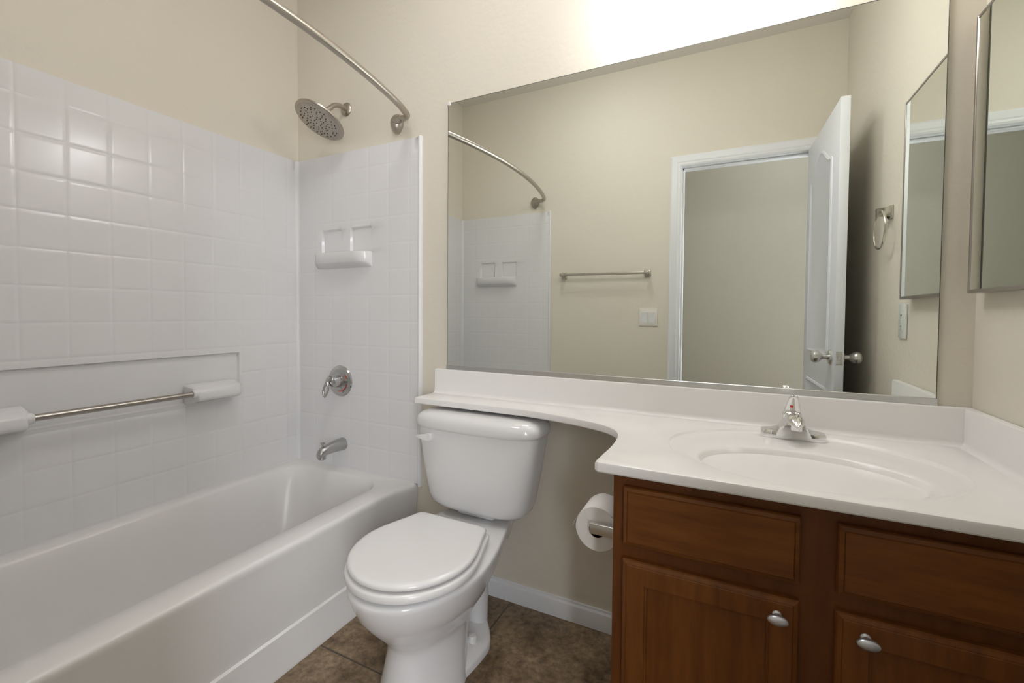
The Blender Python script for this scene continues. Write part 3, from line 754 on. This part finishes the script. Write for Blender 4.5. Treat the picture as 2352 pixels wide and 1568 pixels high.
# ------------------------------------------------------------------ on the right wall (seen in the mirror)
ry, rzz = -.702, 1.520
tr = thing('towel_ring', 'nickel towel ring hanging from a square bracket on the right wall', 'towel ring', (W, ry, 1.36))
b = new(); box(b, W-.008, W-.0005, ry-.024, ry+.024, rzz-.028, rzz+.024, .003)
loft(b, [[(x, ry-a, rzz-c), (x, ry+a, rzz-c), (x, ry+a, rzz+c), (x, ry-a, rzz+c)] for x, a, c in ((W-.006, .023, .024), (W-.014, .016, .019), (W-.028, .013, .015), (W-.048, .013, .014))], (True, True)); obj('bracket', b, NICKB, tr, smooth=30)
b = new(); rr = .073; pts = [(W-.036, ry+rr*math.sin(2*PI*k/48), rzz-.068+rr*math.cos(2*PI*k/48)) for k in range(48)]
tube(b, pts+[pts[0]], .0045, 12, caps=False); bmesh.ops.remove_doubles(b, verts=b.verts, dist=1e-5); obj('ring', b, NICKB, tr)
oy, oz = -.528, 1.097
ol = thing('electrical_outlet', 'white rectangular outlet plate under the medicine cabinet', 'outlet', (W, oy, oz-.06))
b = new(); box(b, W-.0065, W-.0003, oy-.038, oy+.038, oz-.062, oz+.062, .003); opl = obj('plate', b, PLASTG, ol)
b = new(); box(b, W-.009, W-.005, oy-.017, oy+.017, oz-.034, oz+.034, .001); rc = obj('receptacle', b, PLASTG, ol)
for z in (oz+.020, oz-.020):
    b = new()
    for y in (-.006, .006): box(b, W-.0094, W-.0085, oy+y-.0012, oy+y+.0012, z-.004, z+.004)
    lathe(b, [(.0022, 0), (.0022, .0008), (0, .0008)], (W-.0086, oy, z-.009), (-1, 0, 0), 10); obj('socket_slots', b, SLOT, rc)
for z, m_ in ((oz+.004, SLOT), (oz-.004, RED)):
    b = new(); box(b, W-.0100, W-.0085, oy-.006, oy+.006, z-.0025, z+.0025, .0004); obj('test_button', b, PLASTG, rc)

# ------------------------------------------------------------------ lamps above the frame: vanity light, plus added ceiling and hall fill
VX, VZ = 1.86, 2.135
vl = thing('vanity_light', 'three-globe chrome vanity light on the wall above the mirror', 'wall lamp', (VX, 0, VZ))
b = new(); box(b, VX-.24, VX+.24, -.026, -.0005, 2.205, 2.285, .006); obj('backplate', b, CHRO, vl)
for dx in (-.16, 0, .16):
    b = new(); tube(b, spline([(VX+dx, -.022, 2.245), (VX+dx, -.11, 2.255), (VX+dx, -.165, 2.24), (VX+dx, -.18, 2.205)], 6), .008, 12)
    lathe(b, [(.010, 0), (.024, .008), (.024, .030), (0, .030)], (VX+dx, -.18, 2.205), (0, 0, -1), 24); so_ = obj('lamp_arm', b, CHRO, vl)
    b = new(); prof = [(.062*math.sin(PI*k/16), .062*math.cos(PI*k/16)) for k in range(17)]
    lathe(b, prof, (VX+dx, -.18, VZ), (0, 0, 1), 32); obj('globe_bulb', b, GLOBE, vl)
cl = thing('ceiling_fill_lamp', 'round white dome added on the bathroom ceiling as unseen fill light', 'fill lamp', (1.15, -.75, H))  # added out of view to lift the floor, apron and cabinet front
b = new(); lathe(b, [(0, 0), (.22, 0), (.22, .018), (.21, .022), (0, .022)], (1.15, -.75, H-.0005), (0, 0, -1), 48); obj('fill_lamp_base', b, TRIM, cl)
b = new(); lathe(b, [(.208, .02), (.203, .038), (.16, .07), (.09, .09), (0, .096)], (1.15, -.75, H-.0005), (0, 0, -1), 48); obj('fill_diffuser', b, CEILFILL, cl)
hl_ = thing('hall_fill_lamp', 'round white dome added on the hall ceiling as unseen fill light through the door', 'fill lamp', (2.3, -2.1, H))  # added out of view, weak fill coming in by the doorway
b = new(); lathe(b, [(0, 0), (.15, 0), (.15, .018), (.14, .022), (0, .022)], (2.3, -2.1, H-.0005), (0, 0, -1), 48); obj('fill_lamp_base', b, TRIM, hl_)
b = new(); lathe(b, [(.138, .02), (.135, .035), (.11, .06), (.06, .078), (0, .084)], (2.3, -2.1, H-.0005), (0, 0, -1), 48); obj('fill_diffuser', b, HALLFILL, hl_)
